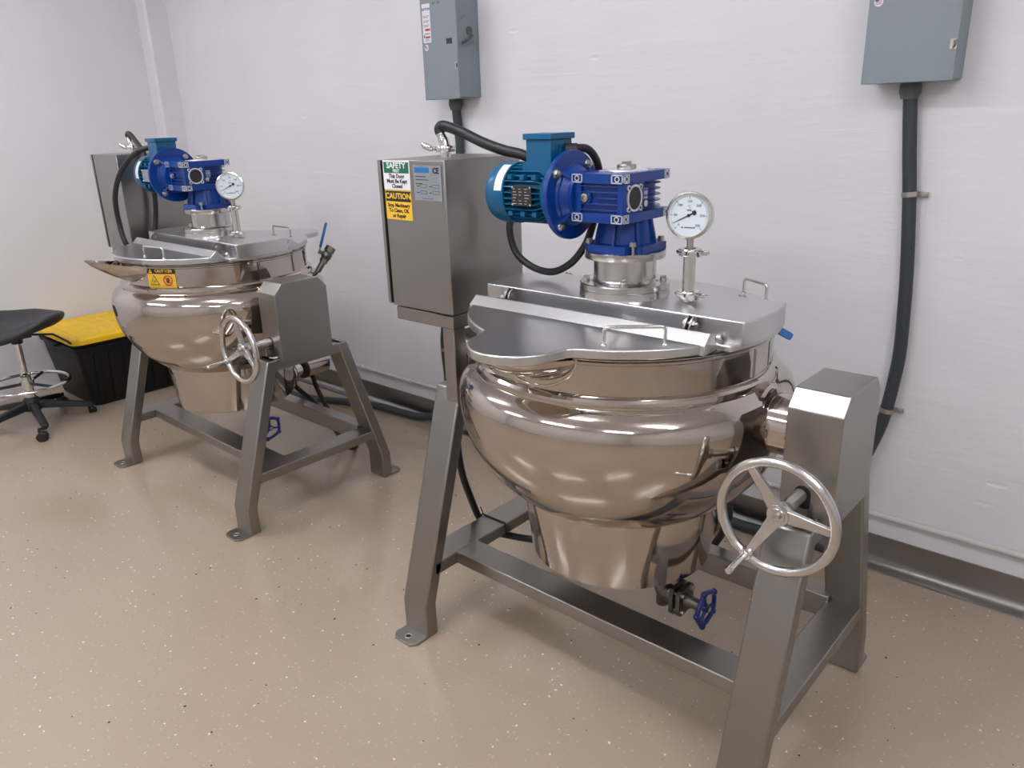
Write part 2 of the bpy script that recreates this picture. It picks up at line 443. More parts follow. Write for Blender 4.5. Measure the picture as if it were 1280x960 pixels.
    gh = MB().prism(outl, .510, .634, axis='x').build('gear_housing', T, BR, bevel=.0022, smooth=20)
    sl = MB(); Ms = facing((.562, yh0, .738), (0, -1, 0))
    sl.prism([(-.019, -.045)] + [(.019, -.045)] + [(.019 * math.cos(t), .032 + .019 * math.sin(t)) for t in [PI * k / 12 for k in range(13)]], -.004, .0015, Ms)
    sl.build('shaft_slot', gh, INK)
    bk = MB()
    bk.m(DARKM).box(.550, .583, yh0 - .018, yh0 + .002, .706, .742).m(ZINC)
    for q in ((.545, .712), (.592, .708)): bk.hexn((q[0], yh0 - .004, q[1]), (0, -1, 0), .007, .014)
    bk.cyl((.586, yh0 - .03, .712), (.60, yh0 + .01, .709), .005, seg=10)
    bk.build('shaft_bracket', gh, bevel=.001)
    lb = [(-.115, .784), (.075, .784), (.075, .91), (.045, .955), (-.085, .955), (-.115, .91)]
    MB().prism(lb, -.606, -.512, axis='x').build('bearing_block', T, BR, bevel=.003)
    # handwheel
    WX, WY, WZ = .560, -.276, .768
    Mw = facing((WX, WY, WZ), (0, -1, 0))
    angs = [rad(a) for a in ((92, 212, 332) if far else (122, 242, 2))]
    hw = MB().torus(Mw, .1265, .0115, 72, 14).build('handwheel', T, CASTA, smooth=60)
    for a in angs:
        s_ = MB(); dx, dz = math.cos(a), math.sin(a)
        M = facing((WX, WY, WZ), (0, -1, 0)) @ Matrix.Rotation(a, 4, 'Z')
        s_.loft([[M @ V(p) for p in q] for q in (
            [(.012, -.0165, -.026), (.012, .0165, -.026), (.012, .0165, -.010), (.012, -.0165, -.010)],
            [(.06, -.012, -.018), (.06, .012, -.018), (.06, .012, -.005), (.06, -.012, -.005)],
            [(.121, -.009, -.004), (.121, .009, -.004), (.121, .009, .006), (.121, -.009, .006)])])
        s_.build('spoke', hw, CASTA, bevel=.002)
    hb = MB(); hb.m(CASTA).lathe([(0, -.040), (.024, -.040), (.026, -.036), (.026, -.011), (.024, -.007), (.018, -.006), (.0175, -.003), (0, -.003)], Mw, 40)
    hb.m(ZINC).lathe([(0, -.004), (.0085, -.004), (.0085, .004), (.004, .004), (.004, .001), (0, .001)], Mw, 24)
    hb.build('hub', hw, smooth=30)
    shf = MB().cyl((WX, WY + .03, WZ), (WX, yh0 + .03, WZ), .0165).m(CASTA)
    if far: shf.lathe([(.016, .02), (.019, .02), (.019, .05), (.016, .05)], frame((WX, yh0, WZ), (0, -1, 0)), 24)
    shf.build('shaft', hw, DARKM if not far else CASTA)
    a = angs[1]; cp0 = Mw @ V((.121 * math.cos(a), .121 * math.sin(a), 0))
    ck = MB(); Mk = frame(cp0, (-.02, -1, -.05))
    ck.lathe([(0, -.012), (.013, -.012), (.0145, -.006), (.0145, .006), (.013, .012), (.0085, .013), (.0085, .017), (.0078, .019), (.0068, .030), (.0088, .075), (.009, .086), (.007, .0905), (0, .091)], Mk, 28)
    ck.build('crank_handle', hw, CHR, smooth=50)

    # lid: fixed bridge in the middle, a hinged flap on each side
    RL, LX = .409, -.018
    def strip(y0, y1, R, n=14):
        e0, e1 = math.asin((y0 - AY) / R), math.asin((y1 - AY) / R)
        return arc_pts(0, AY, R, e0, e1, n) + arc_pts(0, AY, R, PI - e1, PI - e0, n)
    br = MB()
    by0, by1 = -.14, .098
    br.prism(strip(by0, by1, .412), 1.088, 1.146)
    br.prism(strip(by0 - .028, by1 + .028, .407), 1.079, 1.094)
    bridge = br.build('lid_bridge', T, BRX, bevel=.0035)
    def flap(side, lobe):
        ya = AY + side * .185
        e = math.asin((ya - AY) / RL)
        if side < 0: arc = arc_pts(LX, AY, RL, PI - e, 2 * PI + e, 90)       # left end -> front -> right end
        else: arc = arc_pts(LX, AY, RL, e, PI - e, 90)
        if lobe:
            cx, cy, rr = -.02, AY + side * .408, .122
            outp = []
            for p in arc:
                d = math.hypot(p[0] - cx, p[1] - cy)
                if d >= rr + .012: outp.append(p)
                elif outp and outp[-1] != 'L': outp.append('L')
            i = outp.index('L'); p0, p1 = outp[i - 1], outp[i + 1]
            t0 = math.atan2(p0[1] - cy, p0[0] - cx); t1 = math.atan2(p1[1] - cy, p1[0] - cx)
            if t1 < t0: t1 += 2 * PI
            lob = []
            for k in range(1, 40):
                f = k / 40; t = t0 + (t1 - t0) * f
                r = rr + .012 * (max(0, 1 - f / .12) ** 2 + max(0, 1 - (1 - f) / .12) ** 2)
                lob.append((cx + r * math.cos(t) * 1.0, cy + r * math.sin(t) * 1.04))
            outp[i:i + 1] = lob; arc = outp
        fl = MB(); fl.prism(arc, 1.0795, 1.103)
        lid = fl.build('lid_flap', T, BRX, bevel=.004, seg=3, smooth=25)
        s = side; xe = math.sqrt(RL ** 2 - .185 ** 2)
        hf = MB().prism([(AY + s * .130, 1.0798), (AY + s * .173, 1.1255), (AY + s * .176, 1.1255), (AY + s * .203, 1.1022), (AY + s * .205, 1.0798)], LX - xe, LX + xe, axis='x')
        hf.build('hinge_fold', lid, BRX, bevel=.0012)
        return lid
    fl = flap(-1, not far); bl = flap(1, far)
    def handle(lid, p0, p1, hgt=.042):
        p0, p1 = V(p0), V(p1); up = V((0, 0, hgt))
        h = MB().tube(fillet([p0, p0 + up, p1 + up, p1], .012, 6), .0042, 12)
        for p in (p0, p1): h.lathe([(0, 0), (.0075, 0), (.006, .003), (.0042, .004)], Matrix.Translation(p), 16)
        h.build('lid_handle', lid, CHR, smooth=60)
    if far: handle(fl, (.065, -.365, 1.1025), (.195, -.345, 1.1025)); handle(bl, (-.02, .285, 1.1025), (.125, .285, 1.1025))
    else: handle(fl, (.160, -.349, 1.1025), (.268, -.264, 1.1025)); handle(bl, (.178, .318, 1.1025), (.265, .272, 1.1025))
    for s in (-1, 1):
        yb = by0 if s < 0 else by1
        for hx in (-.30, .262):
            hg = MB()
            hg.m(BR).prism([(yb, 1.100), (yb, 1.140), (yb + s * .012, 1.147), (yb + s * .026, 1.138), (yb + s * .034, 1.122), (yb + s * .034, 1.104)], hx, hx + .004, axis='x')
            hg.prism([(yb, 1.100), (yb, 1.140), (yb + s * .012, 1.147), (yb + s * .026, 1.138), (yb + s * .034, 1.122), (yb + s * .034, 1.104)], hx + .013, hx + .017, axis='x')
            hg.m(ZINC).cyl((hx - .006, yb + s * .019, 1.129), (hx + (.030 if hx > 0 else .0185), yb + s * .019, 1.129), .005, seg=16)
            if hx > 0: hg.hexn((hx + .017, yb + s * .019, 1.129), (1, 0, 0), .0095, .007)
            hg.hexn((hx, yb + s * .019, 1.129), (-1, 0, 0), .0095, .006)
            hg.build('hinge', T)
        for bx in (-.352, .342):
            bo = MB().hexn((bx, yb + s * .014, 1.0935), (0, 0, 1), .0095, .008)
            bo.lathe([(.0075, 0), (.0075, .004), (.006, .0085), (.003, .0108), (0, .0115)], Matrix.Translation((bx, yb + s * .014, 1.1015)), 20)
            bo.build('dome_nut', T, CHR, smooth=50)
    # mounting column
    Mc_ = Matrix.Translation((0, AY, 0))
    colm = MB().lathe([(0, 1.144), (.121, 1.144), (.119, 1.149), (.1185, 1.163), (.1165, 1.1645), (.1185, 1.166), (.118, 1.179), (.116, 1.181), (.089, 1.181), (.085, 1.184), (.082, 1.188), (.082, 1.241), (.1045, 1.243), (.1055, 1.245), (.1055, 1.2605), (.104, 1.262), (0, 1.262)], Mc_, 96).build('column', T, TURN, smooth=30)
    for k in range(4):
        a = rad(-58 + 90 * k); p = (.101 * math.cos(a), AY + .101 * math.sin(a), 1.181)
        b = MB().lathe([(0, 0), (.0105, 0), (.0105, .0025), (.0085, .003), (.0085, .0095), (.0075, .0105), (0, .0105)], Matrix.Translation(p), 20)
        b.build('bolt', colm, ZINC, smooth=30)
    # worm gearbox
    gx0, gx1, gy0, gy1 = -.080, .0735, -.150, .062
    gb = MB().m(ROYAL)
    # foot flange: square with the corners notched for the bolts
    q, n_ = .089, .057
    fo = []
    for k in range(4):
        R = Matrix.Rotation(PI / 2 * k, 2)
        for p in ((q, n_), (q - .013, n_ - .001), (.0625, .0625), (n_ - .001, q - .013), (n_, q)): fo.append(tuple(R @ V(p)))
    gb.prism([(p[0], p[1] + AY) for p in fo], 1.262, 1.282)
    gb.lathe([(0, 1.28), (.081, 1.28), (.075, 1.284), (.066, 1.345), (0, 1.345)], Mc_, 48)
    for k in range(8):
        a = PI / 4 * k + .2
        M = Matrix.Translation((0, AY, 0)) @ Matrix.Rotation(a, 4, 'Z')
        gb.prism([(.05, 1.281), (.086, 1.281), (.072, 1.345), (.05, 1.345)], -.004, .004, M @ Matrix.Rotation(PI / 2, 4, 'X'))
    # top and bottom plates, waisted core, round wheel case behind
    def plate(z0, z1): gb.prism([(gx0, gy0), (gx1, gy0), (gx1, gy1 - .0), (gx1 - .03, gy1), (gx0 + .03, gy1), (gx0, gy1 - .03)], z0, z1)
    plate(1.4375, 1.461); plate(1.3425, 1.366)
    gb.box(gx0 + .012, gx1 - .012, gy0 + .012, -.055, 1.36, 1.445)
    gb.box(gx0 + .006, gx0 + .026, gy0 + .004, -.055, 1.366, 1.4375); gb.box(gx1 - .018, gx1 - .0015, gy0 + .003, -.055, 1.366, 1.4375)
    gb.box(gx0 + .012, gx1 - .014, -.06, -.01, 1.36, 1.445)
    gb.lathe([(0, 1.36), (.067, 1.36), (.067, 1.445), (0, 1.445)], Matrix.Translation((0, AY + .012, 0)), 48)
    for k in range(5):                                    # fins on the front and round the wheel case
        z = 1.3735 + k * .0143
        if k != 2: gb.box(gx0 + .024, -.012, gy0 + .0035, gy0 + .02, z - .0017, z + .0017)
        gb.box(-.012, gx1 - .017, gy0 + .0035, gy0 + .02, z - .0017, z + .0017)
        gb.lathe([(.05, z - .0018), (.082, z - .0008), (.082, z + .0008), (.05, z + .0018)], Matrix.Translation((0, AY + .010, 0)), 40, rad(-75), rad(255))
    gb.cyl((-.04, gy0 + .02, 1.403), (-.04, gy0 + .0045, 1.403), .0155, seg=28)
    # neck towards the motor
    gb.lathe([(0, 0), (.062, 0), (.062, .012), (.074, .026), (.074, .04), (0, .04)], frame((gx0 + .006, -.10, 1.402), (-1, 0, 0)), 40)
    for k in range(4):
        M = Matrix.Translation((-.1, -.10, 1.402)) @ Matrix.Rotation(PI / 4 + PI / 2 * k, 4, 'X')
        gb.prism([(-.02, .05), (.025, .05), (-.014, .10), (-.02, .10)], -.004, .004, M @ Matrix.Rotation(PI / 2, 4, 'X'))
    gbx = gb.build('gearbox', T, bevel=.0018, smooth=35)
    # machined pads with bolt holes at the plate corners
    pads = []
    for z in (1.4493, 1.3543):
        for x in (gx0 + .017, gx1 - .0175): pads.append(((x, gy0, z), (0, -1, 0), .0165))
        for y in (gy0 + .0135, gy1 - .0125): pads.append(((gx1, y, z), (1, 0, 0), .0125))
    for p, n, hw_ in pads:
        M = facing(p, n); pd = MB(); h = .0105; w = .0028
        pd.m(ALU)
        for a0, a1, b0, b1 in ((-hw_, hw_, h - w, h), (-hw_, hw_, -h, -h + w), (-hw_, -hw_ + w, -h, h), (hw_ - w, hw_, -h, h)): pd.box(a0, a1, b0, b1, -.001, .0012, M)
        pd.lathe([(.0045, -.001), (.0072, -.001), (.0072, .0012), (.0045, .0012)], M, 20)
        pd.m(INK).cyl(M @ V((0, 0, -.002)), M @ V((0, 0, .0004)), .0046, seg=16)
        pd.build('bolt_pad', gbx)
    wc = MB(); M = facing((gx1 - .001, -.10, 1.402), (1, 0, 0))
    wc.m(ALU).lathe([(.0275, 0), (.0325, 0), (.0325, .0035), (.0275, .0035), (.0275, 0)], M, 40)
    for k in range(4):
        a = PI / 4 + PI / 2 * k
        wc.m(ALU).cyl(M @ V((.036 * math.cos(a), .036 * math.sin(a), 0)), M @ V((.036 * math.cos(a), .036 * math.sin(a), .0035)), .0068, seg=16)
        wc.m(INK).cyl(M @ V((.036 * math.cos(a), .036 * math.sin(a), .003)), M @ V((.036 * math.cos(a), .036 * math.sin(a), .004)), .0035, seg=12)
    wc.m(BLK).cyl(M @ V((0, 0, 0)), M @ V((0, 0, .002)), .028, seg=40)
    wc.build('worm_cover', gbx, smooth=30)
    op = MB(); M = facing((-.04, gy0 + .0045, 1.403), (0, -1, 0))
    op.m(ZINC).lathe([(0, .007), (.0025, .004), (.0045, .004), (.0055, .008), (.0105, .007), (.0105, 0)], M, 24)
    op.build('oil_plug', gbx)
    op = MB(); op.m(CASTA).lathe([(0, -.001), (.004, -.001), (.0085, .0), (.0085, .005), (.003, .006), (0, .005)], facing((gx1 - .002, -.052, 1.385), (1, 0, 0)), 20)
    op.build('oil_plug', gbx)
    MB().m(PLATE).box(-.0105, .0105, -.011, .015, -.006, .004, facing((gx1 - .010, -.041, 1.406), (1, 0, 0))).build('type_plate', gbx)
    tc_ = MB().m(ALU).lathe([(.03, 1.460), (.056, 1.460), (.054, 1.4635), (.033, 1.465), (0, 1.465)], Mc_, 48)
    tc_.m(ZINC).lathe([(0, 1.464), (.0235, 1.464), (.0245, 1.466), (.0245, 1.474), (.023, 1.476), (0, 1.476)], Mc_, 40)
    tc_.hexn((0, AY, 1.4755), (0, 0, 1), .0135, .008)
    tc_.m(ROYAL)
    for k in range(4):
        a = PI / 4 + PI / 2 * k; tc_.m(ALU).cyl((.064 * math.cos(a), AY + .064 * math.sin(a), 1.460), (.064 * math.cos(a), AY + .064 * math.sin(a), 1.4625), .0075, seg=16)
    tc_.build('output_cap', gbx, smooth=35)
    for k in range(4):
        a = rad(-45 + 90 * k); p = (.0945 * math.cos(a), AY + .0945 * math.sin(a), 1.2565)
        b = MB().cyl(p, V(p) + V((0, 0, .03)), .0042, seg=12).cyl(V(p) + V((0, 0, .0255)), V(p) + V((0, 0, .0275)), .0105, seg=20)
        b.hexn(V(p) + V((0, 0, .0275)), (0, 0, 1), .0088, .0085); b.build('bolt', gbx, ZINC)
    # motor
    MX = lambda x: frame((x, -.10, 1.402), (-1, 0, 0), (0, 1, 0))
    mo = MB().m(TEAL)
    mo.lathe([(0, .003), (.094, .003), (.096, .008), (.084, .03), (.074, .04), (.061, .045), (.061, .185), (0, .185)], MX(-.124), 56)
    for k in range(32):                                    # cooling fins
        a = 2 * PI * (k + .5) / 32
        M = Matrix.Translation((0, -.10, 1.402)) @ Matrix.Rotation(a, 4, 'X')
        mo.prism([(-.292, .058), (-.292, .0785), (-.186, .0785), (-.164, .058)], -.0016, .0016, M @ Matrix.Rotation(PI / 2, 4, 'X'))
    for x in (-.185, -.225, -.268):                         # cast lugs on the front flank
        mo.box(x - .007, x + .007, -.173, -.155, 1.443, 1.455); mo.box(x - .007, x + .007, -.173, -.155, 1.349, 1.361)
    mo.box(-.245, -.137, -.145, -.055, 1.452, 1.485)
    motor = mo.build('motor', T, bevel=0, smooth=30)
    fdk = MB().m(ROYAL).lathe([(0, 0), (.111, 0), (.113, .002), (.113, .012), (.111, .014), (.098, .0145), (0, .0145)], MX(-.111), 80)
    fdk.lathe([(.06, -.012), (.070, -.010), (.079, 0), (.06, .001)], MX(-.111), 48)
    for k in range(4):
        a = PI / 4 + PI / 2 * k + (.12); c_ = V((-.111, -.10 + .094 * math.cos(a), 1.402 + .094 * math.sin(a)))
        fdk.m(ZINC).cyl(c_, c_ + V((.002, 0, 0)), .0115, seg=20).hexn(c_ + V((.002, 0, 0)), (1, 0, 0), .0098, .007)
        fdk.cyl(c_ + V((.009, 0, 0)), c_ + V((.014, 0, 0)), .005, seg=12)
    fdk.build('motor_flange', motor, smooth=30, label='round royal blue motor flange')
    cw = MB().m(TEAL).lathe([(.074, .0), (.0815, .0), (.0818, .035), (.081, .052), (.077, .066), (.068, .075), (.05, .080), (0, .081)], MX(-.287), 64)
    cw.m(WHT).lathe([(.0825, .004), (.0829, .004), (.0829, .030), (.0825, .030)], MX(-.287), 20, rad(188), rad(245)) if not far else cw.m(WHT).lathe([(.0825, .004), (.0829, .004), (.0829, .030), (.0825, .030)], MX(-.287), 20, rad(170), rad(225))
    cw.build('fan_cowl', motor, smooth=30)
    tb = MB().m(TEAL).box(-.232, -.150, -.144, -.056, 1.480, 1.541).box(-.238, -.144, -.150, -.050, 1.541, 1.556)
    tb.box(-.149, -.146, -.110, -.085, 1.487, 1.527)
    tb.build('terminal_box', motor, bevel=.003)
    npl = MB(); M = facing((-.222, -.1785, 1.402), (0, -1, 0))
    npl.m(NPL if not far else PLATE).box(-.034, .034, -.026, .026, 0, .0012, M)
    npl.m(ALU if not far else INK)
    for i in range(6):
        for j in range(3):
            if random.random() < .85: npl.box(-.029 + j * .02, -.029 + j * .02 + random.uniform(.006, .016), .017 - i * .0075, .0182 - i * .0075, .0012, .0014, M)
    for i in (-1, 1):
        for j in (-1, 1): npl.m(ALU).cyl(M @ V((i * .03, j * .022, .001)), M @ V((i * .03, j * .022, .003)), .0025, seg=10)
    npl.build('nameplate', motor)
    # thermometer on a clamped stub
    gxp, gyp = (.183, -.008) if far else (.182, -.012)
    G = V((gxp, gyp, 0)); naz = rad(-36 if far else -80); nrm = V((math.cos(naz), math.sin(naz), .10)).normalized()
    th_ = MB().m(POLC).lathe([(0, 1.145), (.0165, 1.145), (.0155, 1.15), (.0155, 1.275), (0, 1.275)], Matrix.Translation(G), 32)
    th_.m(ZINC).cyl(G + V((0, 0, 1.27)), G + V((0, 0, 1.309)), .0085, seg=20)
    therm = th_.build('thermometer', T, smooth=35)
    for zc in (1.162, 1.268):
        cl = MB().m(POLC).lathe([(.015, -.0085), (.027, -.0085), (.029, -.006), (.029, .006), (.027, .0085), (.015, .0085)], Matrix.Translation(G + V((0, 0, zc))), 40)
        for dy, rr in ((-.004, .0065), (.006, .0055)): cl.box(.024, .046, -.021 + dy, -.013 + dy, -.006, .006, Matrix.Translation(G + V((0, 0, zc))) @ Matrix.Rotation(rad(-8 if dy < 0 else 12), 4, 'Z'))
        cl.tube([G + V((.030, -.03, zc)), G + V((.034, -.006, zc))], .0042, 10); cl.hexn(G + V((.031, -.034, zc)), (.1, -1, 0), .0085, .009)
        cl.tube(catmull([G + V((-.026, -.012, zc)), G + V((-.012, -.027, zc + .001)), G + V((.008, -.030, zc))], 4), .0055, 8)
        cl.tube([G + V((.040, -.012, zc)), G + V((.056, -.004, zc + .002))], .0035, 8)
        cl.build('clamp', therm, smooth=40)
    gc = G + V((0, 0, 1.357)) + nrm * .019
    Mg = facing(gc, nrm)
    bz = MB().lathe([(0, -.028), (.05, -.028), (.0555, -.024), (.0575, -.004), (.0578, .002), (.056, .006), (.052, .007), (.0505, .004), (.0505, .0)], Mg, 64)
    bz.build('bezel', therm, POLC, smooth=40)
    dl = MB().m(DIAL).lathe([(0, .0012), (.0508, .0012)], Mg, 48)
    dl.m(INK)
    for k in range(61):
        a = rad(225 - 270 * k / 60); big = k % 10 == 0; r0, r1, w = (.040, .0475, .0009) if big else (.044, .0475, .0003)
        dl.box(r0, r1, -w / 2 * 1.3, w / 2 * 1.3, .0013, .0016, Mg @ Matrix.Rotation(a, 4, 'Z'))
    for k, s_ in enumerate(('0', '50', '100', '150', '200', '250', '300')):
        a = rad(225 - 45 * k); dl.text(s_, .0085, Mg @ Matrix.Translation((.0335 * math.cos(a), .0335 * math.sin(a), .0014)), .0002, bold=.0001)
    dl.text('\u00b0C', .0085, Mg @ Matrix.Translation((0, .0205, .0014)), .0002); dl.text('WSS', .006, Mg @ Matrix.Translation((0, .012, .0014)), .0002, bold=.0002)
    for x0, x1 in ((-.017, -.012), (-.009, -.006), (-.005, -.001), (0, .004), (.005, .009), (.010, .013), (.014, .018)): dl.box(x0, x1, -.0305, -.0275, .0013, .0016, Mg)
    dl.build('dial', therm)
    nd = MB().m(INK); Mn = Mg @ Matrix.Rotation(rad(207), 4, 'Z')
    nd.prism([(-.020, -.0045), (-.012, -.006), (-.010, -.0018), (.044, -.0004), (.044, .0004), (-.010, .0018), (-.012, .006), (-.020, .0045)], .0022, .0028, Mn)
    nd.cyl(Mn @ V((0, 0, .0015)), Mn @ V((0, 0, .0042)), .0038, seg=16); nd.build('needle', therm)

    # control cabinet on its bracket
    cx0, cx1, cy0, cy1, cz0, cz1 = -.775, -.506, -.178, .148, 1.040, 1.488
    cab = MB().box(cx0, cx1, cy0, cy1, cz0, cz1).build('control_cabinet', T, BR, bevel=.003)
    dr = MB().m(BR).box(cx0 - .021, cx0 - .008, cy0 - .003, cy1 + .002, cz0 + .004, cz1 - .002).m(BLK).box(cx0 - .008, cx0 + .001, cy0 + .006, cy1 - .006, cz0 + .008, cz1 - .008)
    dr.build('cabinet_door', cab, bevel=.001)
    tpl = facing((0, cy0 - .0006, 0), (0, -1, 0))
    if not far:
        lb_ = MB(); P = lambda x, z, o=.0006: tpl @ Matrix.Translation((x, z, o))
        def rect(x0, x1, z0, z1, o, m_): lb_.m(m_).box(x0, x1, z0, z1, o - .0004, o, tpl)
        rect(-.773, -.653, 1.401, 1.486, .0004, WHT); rect(-.769, -.657, 1.449, 1.481, .0006, GRN)
        lb_.m(WHT); lb_.text('SAFETY', .0225, P(-.713, 1.4705), bold=.0006, sx=1.15); lb_.text('FIRST', .0125, P(-.713, 1.4555), bold=.0003)
        lb_.m(INK)
        for s_, z in (('This Door', 1.440), ('Must Be Kept', 1.4255), ('Closed', 1.411)): lb_.text(s_, .0165, P(-.713, z, .0005), bold=.0006)
        lb_.build('safety_sign', cab, label='white and green SAFETY FIRST sign')
        lb_ = MB()
        rect(-.772, -.653, 1.312, 1.400, .0004, YEL); rect(-.769, -.656, 1.366, 1.397, .0006, INK)
        lb_.m(YEL); lb_.text('CAUTION', .0235, P(-.7125, 1.3815), bold=.0006, sx=1.08)
        lb_.m(INK)
        for s_, z in (('Stop Machinery', 1.3545), ('To Clean, Oil,', 1.339), ('or Repair', 1.3235)): lb_.text(s_, .0158, P(-.7125, z, .0005), bold=.0006)
        lb_.build('caution_sign', cab, label='yellow and black CAUTION sign')
        lb_ = MB()
        rect(-.636, -.519, 1.374, 1.474, .0008, PLATE); rect(-.630, -.570, 1.453, 1.468, .0010, PLB)
        lb_.m(INK).text('CE', .022, P(-.5415, 1.4585, .001), bold=.0008)
        for z, x1 in ((1.441, -.585), (1.432, -.575), (1.421, -.60)): rect(-.628, x1, z, z + .0018, .0010, INK)
        for xa in (-.625, -.572):
            for z in (1.411, 1.393):
                for bxx in ((xa + .014, xa + .042, z, z + .0008), (xa + .014, xa + .042, z + .008, z + .0088), (xa + .014, xa + .0148, z, z + .0088), (xa + .0412, xa + .042, z, z + .0088), (xa, xa + .011, z + .003, z + .0048)): rect(*bxx, .0010, INK)
        rect(-.605, -.555, 1.380, 1.3815, .0010, INKB)
        for i in (-.633, -.522):
            for z in (1.377, 1.471): lb_.m(ZINC).cyl(tpl @ V((i, z, .0006)), tpl @ V((i, z, .0022)), .0018, seg=10)
        lb_.build('maker_plate', cab, label='silver rating plate with a blue heading')
    sup = MB()
    sup.box(cx0 + .012, -.506, cy0, cy0 + .05, .996, 1.037).box(-.555, -.507, cy0 + .0005, cy0 + .052, .74, 1.0).box(-.555, -.506, cy0, .135, .996, 1.037)
    sup.box(cx0 + .012, -.506, .09, .135, .996, 1.037)
    sup.build('cabinet_bracket', T, BR, bevel=.003)
    # cable entry on top of the cabinet
    E0 = V((-.64, -.04, 1.488))
    ce = MB().m(POLC).lathe([(0, 0), (.016, 0), (.015, .016), (0, .016)], Matrix.Translation(E0), 28)
    ce.lathe([(.01, .016), (.028, .016), (.030, .019), (.030, .030), (.028, .033), (.01, .033)], Matrix.Translation(E0), 36)
    ce.tube(catmull([E0 + V((0, 0, .03)), E0 + V((-.006, 0, .048)), E0 + V((-.016, -.003, .070))], 6), [.0165, .0165, .0165, .0165, .0165, .0165, .0165, .016, .015, .0145, .014, .014, .014], 16)
    ce.tube([E0 + V((-.028, -.002, .024)), E0 + V((-.050, -.008, .026))], .006, 10)
    ce.tube([E0 + V((-.046, -.01, .022)), E0 + V((-.056, -.014, .028)), E0 + V((-.072, -.02, .034)), E0 + V((-.078, -.024, .042))], [.006, .0095, .0095, .005], 12)
    ce.build('cable_entry', cab, smooth=50)
    g0 = E0 + V((-.016, -.003, .068))
    if not far:
        pts = [g0, g0 + V((-.003, .0, .016)), g0 + V((.018, .002, .022)), (-.585, -.02, 1.558), (-.51, -.012, 1.529), (-.44, .0, 1.507), (-.375, .02, 1.490), (-.34, .04, 1.45), (-.365, .035, 1.38), (-.410, .012, 1.33), (-.426, .0, 1.285), (-.404, .0, 1.215),
               (-.342, .0, 1.177), (-.267, .0, 1.169), (-.202, .0, 1.198), (-.157, .0, 1.243), (-.133, .005, 1.293), (-.127, .03, 1.38), (-.125, .03, 1.46), (-.118, -.03, 1.512), (-.147, -.085, 1.514)]
        gl0, gl1 = (-.149, -.087, 1.513), (-.122, -.068, 1.513)
    else:
        pts = [g0, g0 + V((-.003, .0, .016)), g0 + V((.018, .0, .020)), (-.58, -.05, 1.552), (-.48, -.06, 1.49), (-.455, -.06, 1.41), (-.458, -.052, 1.312), (-.46, -.065, 1.20), (-.455, -.10, 1.10), (-.44, -.18, 1.055), (-.425, -.235, 1.09),
               (-.452, -.24, 1.185), (-.439, -.24, 1.312), (-.385, -.215, 1.42), (-.32, -.17, 1.492), (-.27, -.13, 1.516), (-.236, -.105, 1.517)]
        gl0, gl1 = (-.231, -.105, 1.516), (-.268, -.117, 1.518)
    mcr = [.0155 - .005 * min(1, max(0, i - 40) / 40) for i in range(8 * (len(pts) - 1) + 1)] if not far else .0115
    mc_ = MB().m(BLK).tube(pts, mcr, 14, smooth=8)
    mc_.build('motor_cable', T, smooth=60)
    MB().cyl(gl0, gl1, .0165, seg=20).build('cable_gland', motor, BLK, bevel=.002)
    # drain valve under the skirt
    D = V((.165, -.052, 0)); dd = V((math.cos(rad(0)), math.sin(rad(0)), 0)); zv = .302
    dv = MB().m(DARKM).tube(fillet([D + V((0, 0, .40)), D + V((0, 0, zv)), D + dd * .05 + V((0, 0, zv))], .03, 6), .026, 18)
    dv.cyl(D + V((0, 0, zv + .012)), D + V((0, 0, zv - .042)), .018, seg=18)
    Mv = frame(D + V((0, 0, zv)), dd, (0, 0, 1))
    for a0, a1 in ((.042, .054), (.064, .076)):
        dv.prism([(-.040, -.031), (-.031, -.040), (.031, -.040), (.040, -.031), (.040, .031), (.031, .040), (-.031, .040), (-.040, .031)], a0, a1, Mv)
    for i in (-1, 1):
        for j in (-1, 1): dv.m(ZINC).hexn(Mv @ V((i * .026, j * .026, .076)), dd, .007, .008).hexn(Mv @ V((i * .026, j * .026, .042)), -dd, .007, .007).cyl(Mv @ V((i * .026, j * .026, .05)), Mv @ V((i * .026, j * .026, .07)), .004, seg=8).m(DARKM)
    dv.lathe([(0, .05), (.02, .05), (.02, .092), (.016, .098), (.016, .118), (.008, .12), (.008, .148), (0, .148)], Mv, 20)
    dvo = dv.build('drain_valve', T, bevel=.001)
    vw = MB(); Mvw = frame(D + dd * .137 + V((0, 0, zv)), dd, (0, 0, 1))
    ang = .3
    pent = [V((.053 * math.cos(2 * PI * k / 5 + ang), .053 * math.sin(2 * PI * k / 5 + ang), 0)) for k in range(5)]
    ring = []
    for k in range(40):
        a = 2 * PI * k / 40 + ang; r = .0475 + .0018 * math.cos(5 * (a - ang)); ring.append(Mvw @ V((r * math.cos(a), r * math.sin(a), 0)))
    vw.m(VBLUE).tube(ring + [ring[0]], .0068, 10)
    for p in pent: vw.lathe([(0, -.010), (.007, -.007), (.010, 0), (.007, .007), (0, .010)], Mvw @ Matrix.Translation(p), 14)
    for k in range(3):
        a = 2 * PI * k / 3 + ang; vw.tube([Mvw @ V((.008 * math.cos(a), .008 * math.sin(a), 0)), Mvw @ V((.046 * math.cos(a), .046 * math.sin(a), 0))], .005, 8)
    vw.lathe([(0, -.006), (.013, -.006), (.013, .006), (0, .006)], Mvw, 20); vw.m(ZINC).hexn(Mvw @ V((0, 0, .006)), dd, .008, .006)
    vw.build('valve_wheel', dvo, smooth=50, label='blue five-lobed valve wheel')
    # vent valve at the back with a blue lever
    A = V((.17, .40, .955)); o_ = V((.119, .593, .79)).normalized()
    vv = MB().m(DARKM).cyl(A - o_ * .05, A + o_ * .02, .014, seg=20).hexn(A + o_ * .018, o_, .019, .02)
